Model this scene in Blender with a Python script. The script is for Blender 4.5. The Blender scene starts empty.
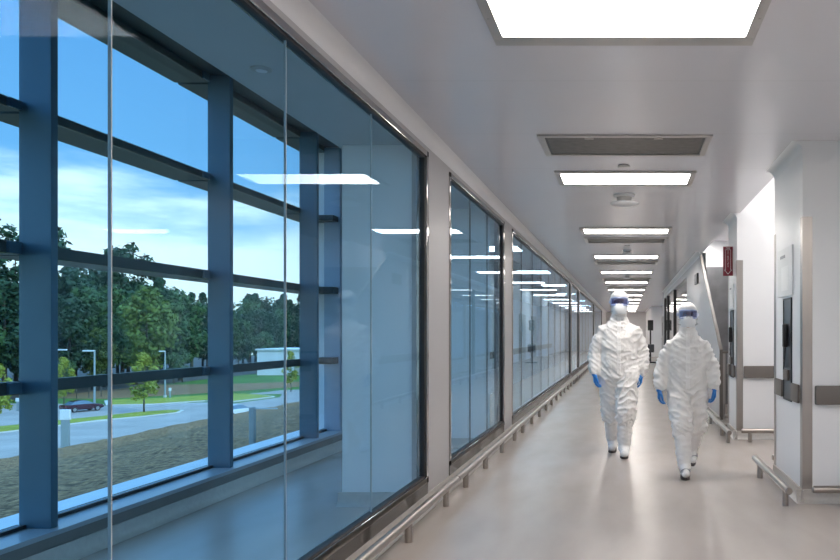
import bpy, math, random
from mathutils import Vector, Matrix, noise
from mathutils.bvhtree import BVHTree

S = bpy.context.scene
COL = S.collection
PI = math.pi
F = 760.0            # focal length in pixels of the 840-wide frame
CAMZ = 1.34
random.seed(7)

# ------------------------------------------------------------------ materials
def nt(name):
    m = bpy.data.materials.new(name)
    m.use_nodes = True
    t = m.node_tree
    t.nodes.clear()
    out = t.nodes.new('ShaderNodeOutputMaterial')
    return m, t, out

def mat(name, col, rough=.5, metal=0., spec=.5, var=0., vscale=4., bump=0., bscale=30., stretch=(1, 1, 1), coat=0., col2=None, detail=4., coords='Object', bdist=.01):
    m, t, out = nt(name)
    b = t.nodes.new('ShaderNodeBsdfPrincipled')
    t.links.new(b.outputs[0], out.inputs[0])
    b.inputs['Base Color'].default_value = (*col, 1)
    b.inputs['Roughness'].default_value = rough
    b.inputs['Metallic'].default_value = metal
    b.inputs['Specular IOR Level'].default_value = spec
    if coat:
        b.inputs['Coat Weight'].default_value = coat
        b.inputs['Coat Roughness'].default_value = .12
    tc = t.nodes.new('ShaderNodeTexCoord')
    mp = t.nodes.new('ShaderNodeMapping')
    mp.inputs['Scale'].default_value = stretch
    t.links.new(tc.outputs[coords], mp.inputs[0])
    if var or col2:
        n = t.nodes.new('ShaderNodeTexNoise')
        n.inputs['Scale'].default_value = vscale
        n.inputs['Detail'].default_value = detail
        t.links.new(mp.outputs[0], n.inputs[0])
        r = t.nodes.new('ShaderNodeMix'); r.data_type = 'RGBA'
        c2 = col2 if col2 else tuple(min(1, c * (1 + var)) for c in col)
        c1 = col if col2 else tuple(c * (1 - var) for c in col)
        r.inputs[6].default_value = (*c1, 1)
        r.inputs[7].default_value = (*c2, 1)
        mr = t.nodes.new('ShaderNodeMapRange')
        mr.inputs[1].default_value = .3; mr.inputs[2].default_value = .7
        t.links.new(n.outputs['Fac'], mr.inputs[0])
        t.links.new(mr.outputs[0], r.inputs[0])
        t.links.new(r.outputs[2], b.inputs['Base Color'])
    if bump:
        n2 = t.nodes.new('ShaderNodeTexNoise')
        n2.inputs['Scale'].default_value = bscale
        n2.inputs['Detail'].default_value = 5
        t.links.new(mp.outputs[0], n2.inputs[0])
        bp = t.nodes.new('ShaderNodeBump')
        bp.inputs['Strength'].default_value = bump
        bp.inputs['Distance'].default_value = bdist
        t.links.new(n2.outputs['Fac'], bp.inputs['Height'])
        t.links.new(bp.outputs[0], b.inputs['Normal'])
    return m

def seam_mat(name, col, seam, py, px, rough, coat=0., offx=0., offy=0., w=.004):
    """painted metal panels with thin joints every py metres along Y and px along X"""
    m = mat(name, col, rough, coat=coat, var=.015, vscale=1.2)
    t = m.node_tree
    b = [n for n in t.nodes if n.type == 'BSDF_PRINCIPLED'][0]
    tc = [n for n in t.nodes if n.type == 'TEX_COORD'][0]
    sx = t.nodes.new('ShaderNodeSeparateXYZ')
    t.links.new(tc.outputs['Object'], sx.inputs[0])
    outs = []
    for k, (p, o) in enumerate(((px, offx), (py, offy))):
        if not p: continue
        a = t.nodes.new('ShaderNodeMath'); a.operation = 'ADD'; a.inputs[1].default_value = o + 100 * p
        t.links.new(sx.outputs[k], a.inputs[0])
        f = t.nodes.new('ShaderNodeMath'); f.operation = 'MODULO'; f.inputs[1].default_value = p
        t.links.new(a.outputs[0], f.inputs[0])
        l = t.nodes.new('ShaderNodeMath'); l.operation = 'LESS_THAN'; l.inputs[1].default_value = w
        t.links.new(f.outputs[0], l.inputs[0])
        outs.append(l)
    if len(outs) == 2:
        mx = t.nodes.new('ShaderNodeMath'); mx.operation = 'MAXIMUM'
        t.links.new(outs[0].outputs[0], mx.inputs[0]); t.links.new(outs[1].outputs[0], mx.inputs[1])
    else:
        mx = outs[0]
    old = b.inputs['Base Color'].links[0].from_socket
    r = t.nodes.new('ShaderNodeMix'); r.data_type = 'RGBA'
    t.links.new(mx.outputs[0], r.inputs[0])
    t.links.new(old, r.inputs[6])
    r.inputs[7].default_value = (*seam, 1)
    t.links.new(r.outputs[2], b.inputs['Base Color'])
    return m

def glass(name, tint, f0=.04, gcol=(1, 1, 1), pw=5.):
    """clear sheet: tinted see-through, mirror reflection that grows at grazing angles"""
    m, t, out = nt(name)
    g = t.nodes.new('ShaderNodeNewGeometry')
    d = t.nodes.new('ShaderNodeVectorMath'); d.operation = 'DOT_PRODUCT'
    t.links.new(g.outputs['Normal'], d.inputs[0]); t.links.new(g.outputs['Incoming'], d.inputs[1])
    def mth(op, a, v=None, v2=None, swap=False):
        n = t.nodes.new('ShaderNodeMath'); n.operation = op
        t.links.new(a, n.inputs[1 if swap else 0])
        if v is not None: n.inputs[0 if swap else 1].default_value = v
        if v2 is not None: n.inputs[2].default_value = v2
        return n.outputs[0]
    x = mth('ABSOLUTE', d.outputs['Value'])
    x = mth('SUBTRACT', x, 1., swap=True)
    x = mth('POWER', x, pw)
    x = mth('MULTIPLY_ADD', x, 1 - f0, f0)
    tr = t.nodes.new('ShaderNodeBsdfTransparent'); tr.inputs[0].default_value = (*tint, 1)
    gl = t.nodes.new('ShaderNodeBsdfGlossy'); gl.inputs['Color'].default_value = (*gcol, 1)
    gl.inputs['Roughness'].default_value = 0.0
    mx = t.nodes.new('ShaderNodeMixShader')
    t.links.new(x, mx.inputs[0]); t.links.new(tr.outputs[0], mx.inputs[1]); t.links.new(gl.outputs[0], mx.inputs[2])
    t.links.new(mx.outputs[0], out.inputs[0])
    return m

def emit(name, col, s):
    m, t, out = nt(name)
    e = t.nodes.new('ShaderNodeEmission')
    e.inputs[0].default_value = (*col, 1); e.inputs[1].default_value = s
    t.links.new(e.outputs[0], out.inputs[0])
    return m

M = dict(
    wall=mat('painted_wall', (.47, .46, .47), .38, spec=.4, var=.015, vscale=2),
    whitewall=mat('white_panel_wall', (.82, .82, .83), .35, spec=.4, var=.01, vscale=2),
    ceiling=seam_mat('ceiling_panels', (.79, .775, .81), (.62, .61, .63), 1.22, 0, .2, coat=.1, offy=.3),
    gceil=mat('gallery_ceiling_paint', (.55, .56, .57), .6, var=.02),
    floor=mat('epoxy_floor', (.455, .40, .365), .26, spec=.42, var=.07, vscale=2.2, stretch=(1.6, .5, 1), bump=.02, bscale=90),
    cove=mat('floor_cove', (.48, .455, .43), .42, var=.05, vscale=30),
    steel=mat('brushed_steel', (.40, .375, .355), .3, metal=1, var=.08, vscale=8, stretch=(1, 1, .1)),
    railsteel=mat('rail_steel', (.40, .365, .335), .3, metal=1, var=.05, vscale=8),
    polished=mat('polished_frame', (.42, .40, .39), .09, metal=1, var=.03),
    darkpanel=mat('dark_sill_panel', (.10, .097, .093), .16, metal=.75, var=.04),
    gasket=mat('black_gasket', (.012, .012, .014), .5, var=.1),
    bumper=mat('taupe_bumper', (.155, .135, .12), .5, var=.04),
    mullion=mat('mullion_metal', (.07, .145, .21), .38, metal=.4, var=.04),
    jamb=mat('jamb_metal', (.22, .33, .46), .35, metal=.3, var=.03),  # blue of the reflected sky is put into the base colour
    transom=mat('transom_metal', (.045, .065, .068), .45, metal=.2, var=.04),
    sill=mat('sill_metal', (.34, .38, .42), .3, metal=.3, var=.03),
    curb=mat('curb_paint', (.16, .15, .145), .5, var=.04),
    extsill=mat('exterior_sill', (.72, .76, .78), .5, var=.05),
    bglass=glass('blue_partition_glass', (.735, .885, .98), .001, (.84, .92, 1), 7.3),
    wglass=glass('clear_curtain_glass', (.90, .96, .965), .025, (.8, .95, 1)),
    rglass=glass('clear_screen_glass', (.86, .9, .92), .05),
    diffuser=emit('light_diffuser', (1, .94, .885), 20.5),
    softlamp=emit('soft_lamp', (1, .97, .94), 9.5), striplamp=emit('strip_lamp', (1, .97, .94), 42.),
    lightframe=mat('light_frame_metal', (.52, .50, .48), .4, metal=.6, var=.04),
    ventdark=mat('vent_perforated', (.15, .138, .13), .45, metal=.6, var=.2, vscale=14, stretch=(1, 2, 1)),
    whiteplastic=mat('white_plastic', (.75, .75, .75), .4, var=.02),
    greyplastic=mat('grey_plastic', (.45, .44, .43), .5, var=.03),
    black=mat('black_plastic', (.02, .02, .022), .35, var=.1),
    charcoal=mat('charcoal_recess', (.05, .055, .065), .3, var=.1),
    red=mat('sign_red', (.21, .008, .025), .4, var=.04),
    white=mat('sign_white', (.85, .85, .85), .5, var=.02),
    greywall=mat('grey_steel_wall', (.20, .20, .21), .45, metal=.3, var=.14, vscale=5),
    suit=mat('coverall_fabric', (.83, .815, .795), .55, spec=.35, bump=.35, bscale=16, var=.03, vscale=9, stretch=(1, 1, .6), bdist=.03),
    boot=mat('boot_cover_fabric', (.88, .87, .855), .55, bump=.35, bscale=22, var=.03, vscale=9, bdist=.025),
    strap=mat('grey_strap', (.33, .33, .34), .6, var=.05),
    sole=mat('dark_sole', (.09, .075, .075), .6, var=.1),
    glove=mat('blue_nitrile', (.012, .17, .52), .42, var=.08, vscale=20, bump=.1, bscale=60),
    skin=mat('skin', (.55, .36, .27), .5, var=.05, vscale=30),
    mask=mat('mask_fabric', (.80, .82, .84), .65, var=.02, bump=.1, bscale=70),
    goggleframe=mat('goggle_frame', (.33, .40, .62), .3, spec=.5, var=.05),
    lens=glass('goggle_lens', (.50, .52, .72), .06),
    eye=mat('eye_white', (.75, .72, .7), .2, var=.02),
    iris=mat('eye_iris', (.06, .03, .02), .2, var=.1),
    mulch=mat('mulch', (.52, .30, .145), .95, spec=.1, col2=(.06, .04, .026), vscale=13, detail=12, bump=1., bscale=7, bdist=.2),
    lawn=mat('lawn_grass', (.12, .23, .04), .9, spec=.1, col2=(.065, .12, .03), vscale=.12, detail=8),
    verge=mat('verge_grass', (.36, .34, .05), .9, spec=.1, col2=(.22, .25, .045), vscale=.6, detail=6),
    asphalt=mat('asphalt', (.36, .31, .27), .85, spec=.2, var=.14, vscale=.25, detail=8),
    kerbstone=mat('concrete_kerb', (.55, .54, .5), .8, var=.08, vscale=2),
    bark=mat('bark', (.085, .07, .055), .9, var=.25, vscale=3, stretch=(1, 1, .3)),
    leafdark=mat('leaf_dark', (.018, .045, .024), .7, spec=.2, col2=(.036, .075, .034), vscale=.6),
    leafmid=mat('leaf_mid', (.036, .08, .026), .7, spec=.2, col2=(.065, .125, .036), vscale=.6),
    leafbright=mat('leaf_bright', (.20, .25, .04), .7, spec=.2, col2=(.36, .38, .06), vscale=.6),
    leafyellow=mat('leaf_yellow_green', (.075, .125, .03), .7, spec=.2, col2=(.15, .20, .045), vscale=.5),  # lighter yellow-green foliage
    leafpale=mat('leaf_pale', (.055, .105, .045), .7, spec=.2, col2=(.10, .165, .065), vscale=.6),
    postmetal=mat('post_metal', (.30, .36, .38), .5, metal=.3, var=.05),
    carred=mat('car_maroon', (.055, .009, .022), .22, spec=.6, coat=.6, var=.05),
    carwhite=mat('car_white', (.72, .74, .77), .25, spec=.5, coat=.5, var=.02),
    carglass=mat('car_glass', (.10, .15, .20), .08, spec=.8, var=.05),
    tyre=mat('tyre_rubber', (.015, .015, .016), .8, var=.1),
    rim=mat('wheel_rim', (.5, .5, .52), .3, metal=.8, var=.04),
    shed=mat('shed_white', (.70, .74, .78), .7, var=.03, vscale=.5),
)

# ------------------------------------------------------------------ mesh building
class MB:
    def __init__(self): self.v = []; self.f = []; self.mi = []; self.cur = 0
    def add(self, vs, fs):
        b = len(self.v)
        self.v += [Vector(p) for p in vs]
        self.f += [tuple(b + i for i in f) for f in fs]
        self.mi += [self.cur] * len(fs)
    def box(self, a, b):
        x0, x1 = sorted((a[0], b[0])); y0, y1 = sorted((a[1], b[1])); z0, z1 = sorted((a[2], b[2]))
        self.add([(x0, y0, z0), (x1, y0, z0), (x1, y1, z0), (x0, y1, z0), (x0, y0, z1), (x1, y0, z1), (x1, y1, z1), (x0, y1, z1)],
                 [(3, 2, 1, 0), (4, 5, 6, 7), (0, 1, 5, 4), (1, 2, 6, 5), (2, 3, 7, 6), (3, 0, 4, 7)])
        return self
    def bbox(self, a, b, r=.006):
        """box with chamfered edges"""
        lo = [min(p, q) for p, q in zip(a, b)]; hi = [max(p, q) for p, q in zip(a, b)]
        r = min(r, *( (h - l) * .45 for l, h in zip(lo, hi)))
        import bmesh
        bm = bmesh.new()
        bmesh.ops.create_cube(bm, size=1)
        for v in bm.verts:
            v.co = Vector([(l + h) / 2 + c * (h - l) for l, h, c in zip(lo, hi, v.co)])
        bmesh.ops.bevel(bm, geom=bm.edges[:], offset=r, segments=2, affect='EDGES', profile=.6)
        bm.verts.ensure_lookup_table()
        self.add([v.co.copy() for v in bm.verts], [[v.index for v in f.verts] for f in bm.faces])
        bm.free(); return self
    def prism(self, poly, axis, a, b):
        """poly: 2D points, extruded along axis from a to b (order of poly coords = remaining axes)"""
        n = len(poly)
        def mk(p, t):
            return {'x': (t, p[0], p[1]), 'y': (p[0], t, p[1]), 'z': (p[0], p[1], t)}[axis]
        vs = [mk(p, a) for p in poly] + [mk(p, b) for p in poly]
        fs = [tuple(range(n)), tuple(range(2 * n - 1, n - 1, -1))] + [(i, i + n, (i + 1) % n + n, (i + 1) % n) for i in range(n)]
        self.add(vs, fs); return self
    def rings(self, rings, cap=True):
        n = len(rings[0]); vs = [p for r in rings for p in r]; fs = []
        for k in range(len(rings) - 1):
            for i in range(n):
                j = (i + 1) % n
                fs.append((k * n + i, k * n + j, (k + 1) * n + j, (k + 1) * n + i))
        if cap:
            fs.append(tuple(range(n - 1, -1, -1))); fs.append(tuple((len(rings) - 1) * n + i for i in range(n)))
        self.add(vs, fs); return self
    def tube(self, pts, rad, n=14, cap=True):
        pts = [Vector(p) for p in pts]
        if not isinstance(rad, (list, tuple)): rad = [rad] * len(pts)
        rs = []; up = None
        for i, p in enumerate(pts):
            d = (pts[min(i + 1, len(pts) - 1)] - pts[max(i - 1, 0)]).normalized()
            if up is None:
                up = Vector((0, 0, 1)) if abs(d.z) < .9 else Vector((0, 1, 0))
            s = d.cross(up).normalized(); u = s.cross(d).normalized(); up = u
            rs.append([p + (s * math.cos(2 * PI * k / n) + u * math.sin(2 * PI * k / n)) * rad[i] for k in range(n)])
        return self.rings(rs, cap)
    def ell(self, c, r, nu=20, nv=12):
        c = Vector(c); vs = [c + Vector((0, 0, r[2]))]; fs = []
        for i in range(1, nv):
            a = PI * i / nv
            for k in range(nu):
                b = 2 * PI * k / nu
                vs.append(c + Vector((r[0] * math.sin(a) * math.cos(b), r[1] * math.sin(a) * math.sin(b), r[2] * math.cos(a))))
        vs.append(c - Vector((0, 0, r[2])))
        for k in range(nu):
            fs.append((0, 1 + k, 1 + (k + 1) % nu))
            for i in range(nv - 2):
                a = 1 + i * nu; b = a + nu
                fs.append((a + k, b + k, b + (k + 1) % nu, a + (k + 1) % nu))
            l = 1 + (nv - 2) * nu
            fs.append((l + k, len(vs) - 1, l + (k + 1) % nu))
        self.add(vs, fs); return self
    def limb(self, pts, rad, n=16):
        """round-jointed tapering limb (closed pieces, to be fused)"""
        for p, r in zip(pts, rad): self.ell(p, (r, r, r), 16, 10)
        for i in range(len(pts) - 1):
            self.tube([pts[i], pts[i + 1]], [rad[i], rad[i + 1]], n)
        return self
    def lathe(self, prof, c=(0, 0, 0), n=28):
        c = Vector(c)
        return self.rings([[c + Vector((r * math.cos(2 * PI * k / n), r * math.sin(2 * PI * k / n), z)) for k in range(n)] for r, z in prof])
    def build(self, name, mt, parent=None, loc=None, smooth=False, rot=None):
        me = bpy.data.meshes.new(name)
        me.from_pydata([tuple(v) for v in self.v], [], self.f)
        for m in (mt if isinstance(mt, (list, tuple)) else [mt]): me.materials.append(m)
        if any(self.mi): me.polygons.foreach_set('material_index', self.mi)
        import bmesh
        bm = bmesh.new(); bm.from_mesh(me); bmesh.ops.recalc_face_normals(bm, faces=bm.faces[:]); bm.to_mesh(me); bm.free()
        if smooth:
            me.polygons.foreach_set('use_smooth', [True] * len(me.polygons))
            if smooth != 'all':
                try: me.set_sharp_from_angle(angle=math.radians(40))
                except Exception: pass
        me.update()
        o = bpy.data.objects.new(name, me); COL.objects.link(o)
        if parent: o.parent = parent
        if loc: o.location = loc
        if rot: o.rotation_euler = rot
        return o

def tag(o, label=None, cat=None, group=None, kind=None):
    if label: o['label'] = label
    if cat: o['category'] = cat
    if group: o['group'] = group
    if kind: o['kind'] = kind
    return o
def empty(name, loc=(0, 0, 0), rz=0):
    o = bpy.data.objects.new(name, None); COL.objects.link(o)
    o.location = loc; o.rotation_euler = (0, 0, rz); o.empty_display_size = .1
    return o
def copy_tree(o, parent=None):
    c = o.copy(); COL.objects.link(c); c.parent = parent
    for ch in list(o.children): copy_tree(ch, c)
    return c
def struct(o, label, cat): return tag(o, label, cat, kind='structure')
ORD = ['first', 'second', 'third', 'fourth', 'fifth', 'sixth', 'seventh', 'eighth', 'ninth', 'tenth', 'eleventh', 'twelfth', 'thirteenth', 'fourteenth', 'fifteenth', 'sixteenth', 'seventeenth', 'eighteenth', 'nineteenth', 'twentieth']

# ------------------------------------------------------------------ dimensions
CZ = 2.86           # corridor ceiling
GZ = 2.80           # gallery ceiling
XL = -1.54          # corridor face of the glazed wall
XR = 1.39           # corridor face of the piers
Y0, Y1 = -5.0, 56.0

# ------------------------------------------------------------------ shell
struct(MB().box((-3.72, Y0 - .2, -.2), (4.2, Y1 + .2, 0)).build('floor', M['floor']), 'pale grey-beige glossy epoxy floor of the corridor', 'floor')
struct(MB().box((-1.70, Y0 - .2, CZ), (1.43, Y1 + .2, CZ + .9)).box((1.43, Y0 - .2, CZ), (4.2, 7.1, CZ + .9)).box((1.43, 7.1, 3.45), (4.2, 10.4, CZ + .9)).box((1.43, 10.4, 3.08), (4.2, 14.45, CZ + .9)).box((1.43, 14.45, CZ), (4.2, Y1 + .2, CZ + .9)).build('ceiling', M['ceiling']), 'flat satin grey metal panel ceiling of the corridor', 'ceiling')
g = MB().box((-2.26, Y0 - .2, GZ), (-1.70, Y1 + .2, 3.76)).box((-3.85, Y0 - .2, 3.62), (-2.26, Y1 + .2, 3.76))
struct(g.build('gallery_ceiling', M['gceil']), 'dim grey ceiling over the glazed gallery, raised beside the windows', 'ceiling')
struct(MB().box((-3.85, Y0 - .2, -.2), (4.2, Y0, 3.76)).build('wall_back', M['wall']), 'plain wall closing the corridor behind the viewer', 'wall')
struct(MB().box((-3.85, Y1, -.2), (4.2, Y1 + .2, 3.76)).build('wall_end', M['whitewall']), 'pale grey wall at the far end of the corridor', 'wall')

# left wall with window openings
OPEN = [(-1.25, 5.86), (6.57, 9.50), (10.16, 20.75), (21.0, 24.25), (24.55, 35.3), (35.7, 46.6)]
ZB, ZT = .115, 2.735
g = MB(); y = Y0
for a, b in OPEN:
    g.box((-1.66, y, 0), (XL, a, CZ + .02)); y = b
    g.box((-1.66, a, ZT), (XL, b, CZ + .02)).box((-1.66, a, 0), (XL, b, ZB))
g.box((-1.66, y, 0), (XL, Y1, CZ + .02))
struct(g.build('wall_left', M['wall']), 'grey painted wall holding the row of big glass screens', 'wall')

def cove_trim(name, x, sgn, ya, yb, z=CZ, r=.085):
    """concave ceiling cove running along Y"""
    pr = [(x, z), (x, z - r)]
    for k in range(0, 7):
        a = PI / 2 * k / 6
        pr.append((x + sgn * (r - r * math.cos(a)), z - r + r * math.sin(a)))
    return MB().prism(pr, 'y', ya, yb).build(name, M['whitewall'], smooth=True)
struct(cove_trim('trim_1', XL, 1, Y0, Y1), 'concave cove moulding where glazed wall meets ceiling', 'moulding')

def base_strip(g, x, sgn, ya, yb, h=.105):
    pr = [(x, 0), (x, h), (x + sgn * .012, h), (x + sgn * .016, .05), (x + sgn * .03, .018), (x + sgn * .055, .004), (x + sgn * .056, 0)]
    g.prism(pr, 'y', ya, yb)
def base_strip_y(g, y, xa, xb, h=.105):
    pr = [(y, 0), (y, h), (y - .012, h), (y - .016, .05), (y - .03, .018), (y - .055, .004), (y - .056, 0)]
    g.prism(pr, 'x', xa, xb)
g = MB(); base_strip(g, XL, 1, Y0, Y1)
struct(g.build('baseboard_left', M['cove'], smooth=True), 'beige coved floor skirting under the glass screens', 'skirting')

# ------------------------------------------------------------------ corridor glass screens (window_1 .. window_6)
JOINTS = [[-.03, 1.125, 2.299, 3.476, 4.643], [7.57, 8.49], [11.25, 12.55, 13.85, 15.15, 16.5, 17.9, 19.3], [22.6], [26.7, 28.9, 31.1, 33.2], [38.4, 41.1, 43.8]]
for w, ((a, b), js) in enumerate(zip(OPEN, JOINTS)):
    root = struct(empty('window_%d' % (w + 1), (XL, a, 0)), ['huge blue glass screen beside the gallery, first in the glazed wall',
        'second blue glass screen, between the two narrow grey wall strips', 'third glass screen, long, mirroring the corridor lights',
        'short fourth glass screen in the glazed wall', 'long fifth glass screen in the glazed wall', 'sixth and last glass screen in the glazed wall'][w], 'glass screen')
    L = b - a
    fr = MB()
    fx0, fx1 = -.07, .012
    zb, zt = .19, 2.735
    t = .045
    fr.bbox((fx0, 0, zb), (fx1, L, zb + t), .004).bbox((fx0, 0, zt - t), (fx1, L, zt), .004)
    fr.bbox((fx0, 0, zb), (fx1, t, zt), .004).bbox((fx0, L - t, zb), (fx1, L, zt), .004)
    fr.build('frame', M['polished'], root)
    gk = MB(); s = t + .012
    gk.box((-.045, t, zb + t), (-.002, L - t, zb + s)).box((-.045, t, zt - s), (-.002, L - t, zt - t))
    gk.box((-.045, t, zb + t), (-.002, s + .008, zt - t)).box((-.045, L - s - .012, zb + t), (-.002, L - t, zt - t))
    gk.build('gasket', M['gasket'], root)
    MB().box((fx0, 0, .105), (.006, L, .19)).build('kick_panel', M['darkpanel'], root)
    edges = [a + t] + js + [b - t]
    for k in range(len(edges) - 1):
        MB().box((-.030, edges[k] + .003 - a, zb + t), (-.018, edges[k + 1] - .003 - a, zt - t)).build('pane', M['bglass'], root)
    for j in js:
        MB().box((-.029, j - .0028 - a, zb + t), (-.019, j + .0028 - a, zt - t)).build('joint_seal', M['greyplastic'] if w == 0 else M['gasket'], root)

# ------------------------------------------------------------------ gallery: column, cross wall, curtain wall
struct(MB().box((-2.21, 5.9, 0), (-1.66, 6.52, GZ)).build('wall_pier', M['whitewall']), 'boxed white column standing in the gallery behind the glass', 'column')
struct(MB().box((-3.80, 8.93, 0), (-1.66, 9.2, 3.62)).build('wall_gallery', M['whitewall']), 'plain white cross wall at the end of the gallery', 'wall')
struct(MB().box((-3.85, 9.2, -.2), (-3.0, Y1, 3.76)).build('wall_inner', M['whitewall']), 'dim inner wall seen through the long glass screens', 'wall')
g = MB()
base_strip_y(g, 5.9, -2.24, -1.66); base_strip(g, -2.21, -1, 5.9, 6.52); base_strip_y(g, 8.93, -3.3, -1.66)
base_strip(g, -3.30, 1, Y0, 8.93)
struct(g.build('baseboard_gallery', M['cove'], smooth=True), 'beige coved skirting around the gallery floor', 'skirting')
# sill curb
struct(MB().box((-3.85, Y0, 0), (-3.302, 8.93, .172)).build('wall_curb', M['curb']), 'low dark curb under the gallery windows', 'curb')
struct(MB().box((-3.85, Y0, 3.54), (-3.54, 8.93, 3.62)).box((-3.54, Y0, 3.52), (-3.30, 8.93, 3.62)).build('wall_header', M['transom']), 'dark header above the gallery windows', 'header')

win = struct(empty('window_7', (-3.53, 0, 0)), 'tall gallery window wall looking out on the trees', 'window')
MULL = [-3.35, -1.4, .55, 2.5, 4.455, 6.45, 8.25]
YE = 8.93
MB().box((-.02, Y0, .172), (.235, YE, .20)).build('inner_sill', M['sill'], win)
MB().box((-.30, Y0, .15), (-.03, YE, .205)).build('outer_sill', M['extsill'], win)
for ym in MULL:
    g = MB().bbox((-.004, ym - .027, .20), (.175, ym + .027, 3.52), .004)
    g.build('mullion', M['mullion'], win)
    MB().box((-.016, ym - .022, .206), (-.006, ym + .022, 3.50)).build('outer_cap', M['mullion'], win)
tz = [(.984, 1.058), (1.795, 1.87), (2.632, 2.692), (3.458, 3.54)]
yb = [Y0] + MULL + [YE]
for k in range(len(yb) - 1):
    ya, ye = yb[k] + (.023 if k else 0), yb[k + 1] - (.023 if k < len(yb) - 2 else 0)
    for z0, z1 in tz:
        t_ = MB().box((-.295 if z0 > 1.3 else -.05, ya, z0), (-.008, ye, z1)).build('transom', M['transom'], win)
        if k in (3, 4, 5):
            MB().bbox((-.03, ye - .10, z0 + .004), (.012, ye - .01, z1 - .004), .004).build('clip', M['mullion'], t_)
    if k == len(yb) - 2:
        for z0, z1 in tz[:3]: MB().box((.006, 8.70, z0), (.165, 8.858, z1)).build('inner_bar', M['transom'], win)
        MB().box((0, 8.86, .20), (.18, 8.928, 3.5)).build('jamb', M['jamb'], win)
    MB().box((-.03, ya, .20), (.03, ye, .222)).build('bottom_bead', M['gasket'], win)
    zs = [.222, .984, 1.058, 1.795, 1.87, 2.632, 2.692, 3.458]
    for r in range(4):
        MB().box((-.006, ya + .001, zs[2 * r] + .0005), (.006, ye - .001, zs[2 * r + 1] - .0005)).build('pane', M['wglass'], win)

# gallery downlight
d = empty('round_downlight', (-2.02, 4.2, GZ)); tag(d, 'small round ceiling fitting on the dim gallery ceiling', 'light'); d.scale = (.72, .72, .8)
MB().lathe([(.0, -.014), (.055, -.016), (.075, -.010), (.08, 0), (0, 0)]).build('trim_ring', M['greyplastic'], d, smooth=True)
MB().lathe([(.0, -.020), (.04, -.018), (.045, -.012), (0, -.012)]).build('lens', M['whiteplastic'], d, smooth=True)

# ------------------------------------------------------------------ right side walls
struct(MB().box((2.6, Y0, 0), (2.75, 56, 3.5)).build('wall_right', M['whitewall']), 'plain white wall at the back of the right recesses', 'wall')
struct(MB().box((4.1, Y0, -.2), (4.25, Y1, 3.76)).build('wall_outer', M['whitewall']), 'outer wall closing the building', 'wall')
R1 = struct(MB().box((XR, 6.01, 0), (2.6, 7.16, CZ)).build('wall_pier', M['whitewall']), 'big white pier standing by the phone niche', 'pier')
R2 = struct(MB().box((XR, 9.6, 0), (2.6, 10.42, CZ)).box((1.435, 9.6, CZ), (2.6, 10.42, 3.5)).build('wall_pier', M['whitewall']), 'white pier carrying the red extinguisher sign', 'pier')
XW = 1.37
g = MB()
g.prism([(11.2, 0), (11.2, 1.09), (14.3, 2.78), (14.3, CZ), (17.4, CZ), (17.4, 0)], 'x', XW, XW + .035)
struct(g.build('wall_stair', M['wall']), 'white wall with a slanted edge rising to the ceiling', 'wall')
g = MB()
g.prism([(11.185, 0), (11.185, 1.095), (14.29, 2.80), (14.31, 2.785), (11.205, 1.08), (11.205, 0)], 'x', XW - .006, XW + .041)
struct(g.build('trim_4', M['bumper']), 'dark edging along the slanted wall', 'edging')
struct(MB().box((XW + .13, 11.2, 0), (2.6, 11.32, 1.04)).build('wall_low', M['whitewall']), 'low white wall under the grey panel beyond the sign', 'wall')
struct(MB().box((XW + .02, 11.17, 1.04), (2.6, 11.35, 1.07)).build('trim_2', M['bumper']), 'dark cap on the low white wall', 'cap')
struct(MB().box((XW + .13, 14.3, 0), (2.6, 14.4, 2.58)).build('wall_panel', M['greywall']), 'mottled grey steel wall behind the slanted edge', 'wall')
struct(MB().box((XW + .13, 14.4, 0), (2.6, 14.55, 3.1)).build('wall_lit', M['whitewall']), 'brightly lit white strip of wall above grey steel', 'wall')
struct(MB().box((XW, 28.1, 0), (2.6, 28.3, CZ)).box((1.39, 43.6, 0), (2.6, 56, CZ)).box((2.0, 28.3, 0), (2.6, 43.6, CZ)).build('wall_far', M['whitewall']), 'grey walls far down the right side of the corridor', 'wall')
g = MB()
for x, ya, yb_ in ((XR, 6.01, 7.16), (XR, 9.6, 10.42), (XW, 11.2, 17.4), (XW, 17.4, 28.1), (XR, 43.6, 56)):
    pr_r = .085
    pr = [(x, CZ), (x, CZ - pr_r)] + [(x - (pr_r - pr_r * math.cos(PI / 2 * k / 6)), CZ - pr_r + pr_r * math.sin(PI / 2 * k / 6)) for k in range(7)]
    g.prism(pr, 'y', (ya if ya != 11.2 else 14.2), yb_)
for x, ya in ():
    pr = [(ya, CZ), (ya, CZ - .085)] + [(ya - (.085 - .085 * math.cos(PI / 2 * k / 6)), CZ - .085 + .085 * math.sin(PI / 2 * k / 6)) for k in range(7)]
    g.prism(pr, 'x', x, 2.6)
struct(g.build('trim_3', M['whitewall'], smooth=True), 'concave white cove along the tops of the piers', 'moulding')
g = MB()
for x, ya, yb_ in ((XR, 6.01, 7.16), (XR, 9.6, 10.42), (XW, 11.2, 17.4), (XR, 43.6, 56)):
    base_strip(g, x, -1, ya - .05, yb_)
for y_, xa in ((6.01, XR - .05), (9.6, XR - .05), (11.2, XW - .05)):
    base_strip_y(g, y_, xa, 2.6)
base_strip(g, 2.6, -1, Y0, 6.01); base_strip(g, 2.6, -1, 7.16, 9.6)
struct(g.build('baseboard_right', M['cove'], smooth=True), 'beige coved skirting around the foot of the piers', 'skirting')
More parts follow.
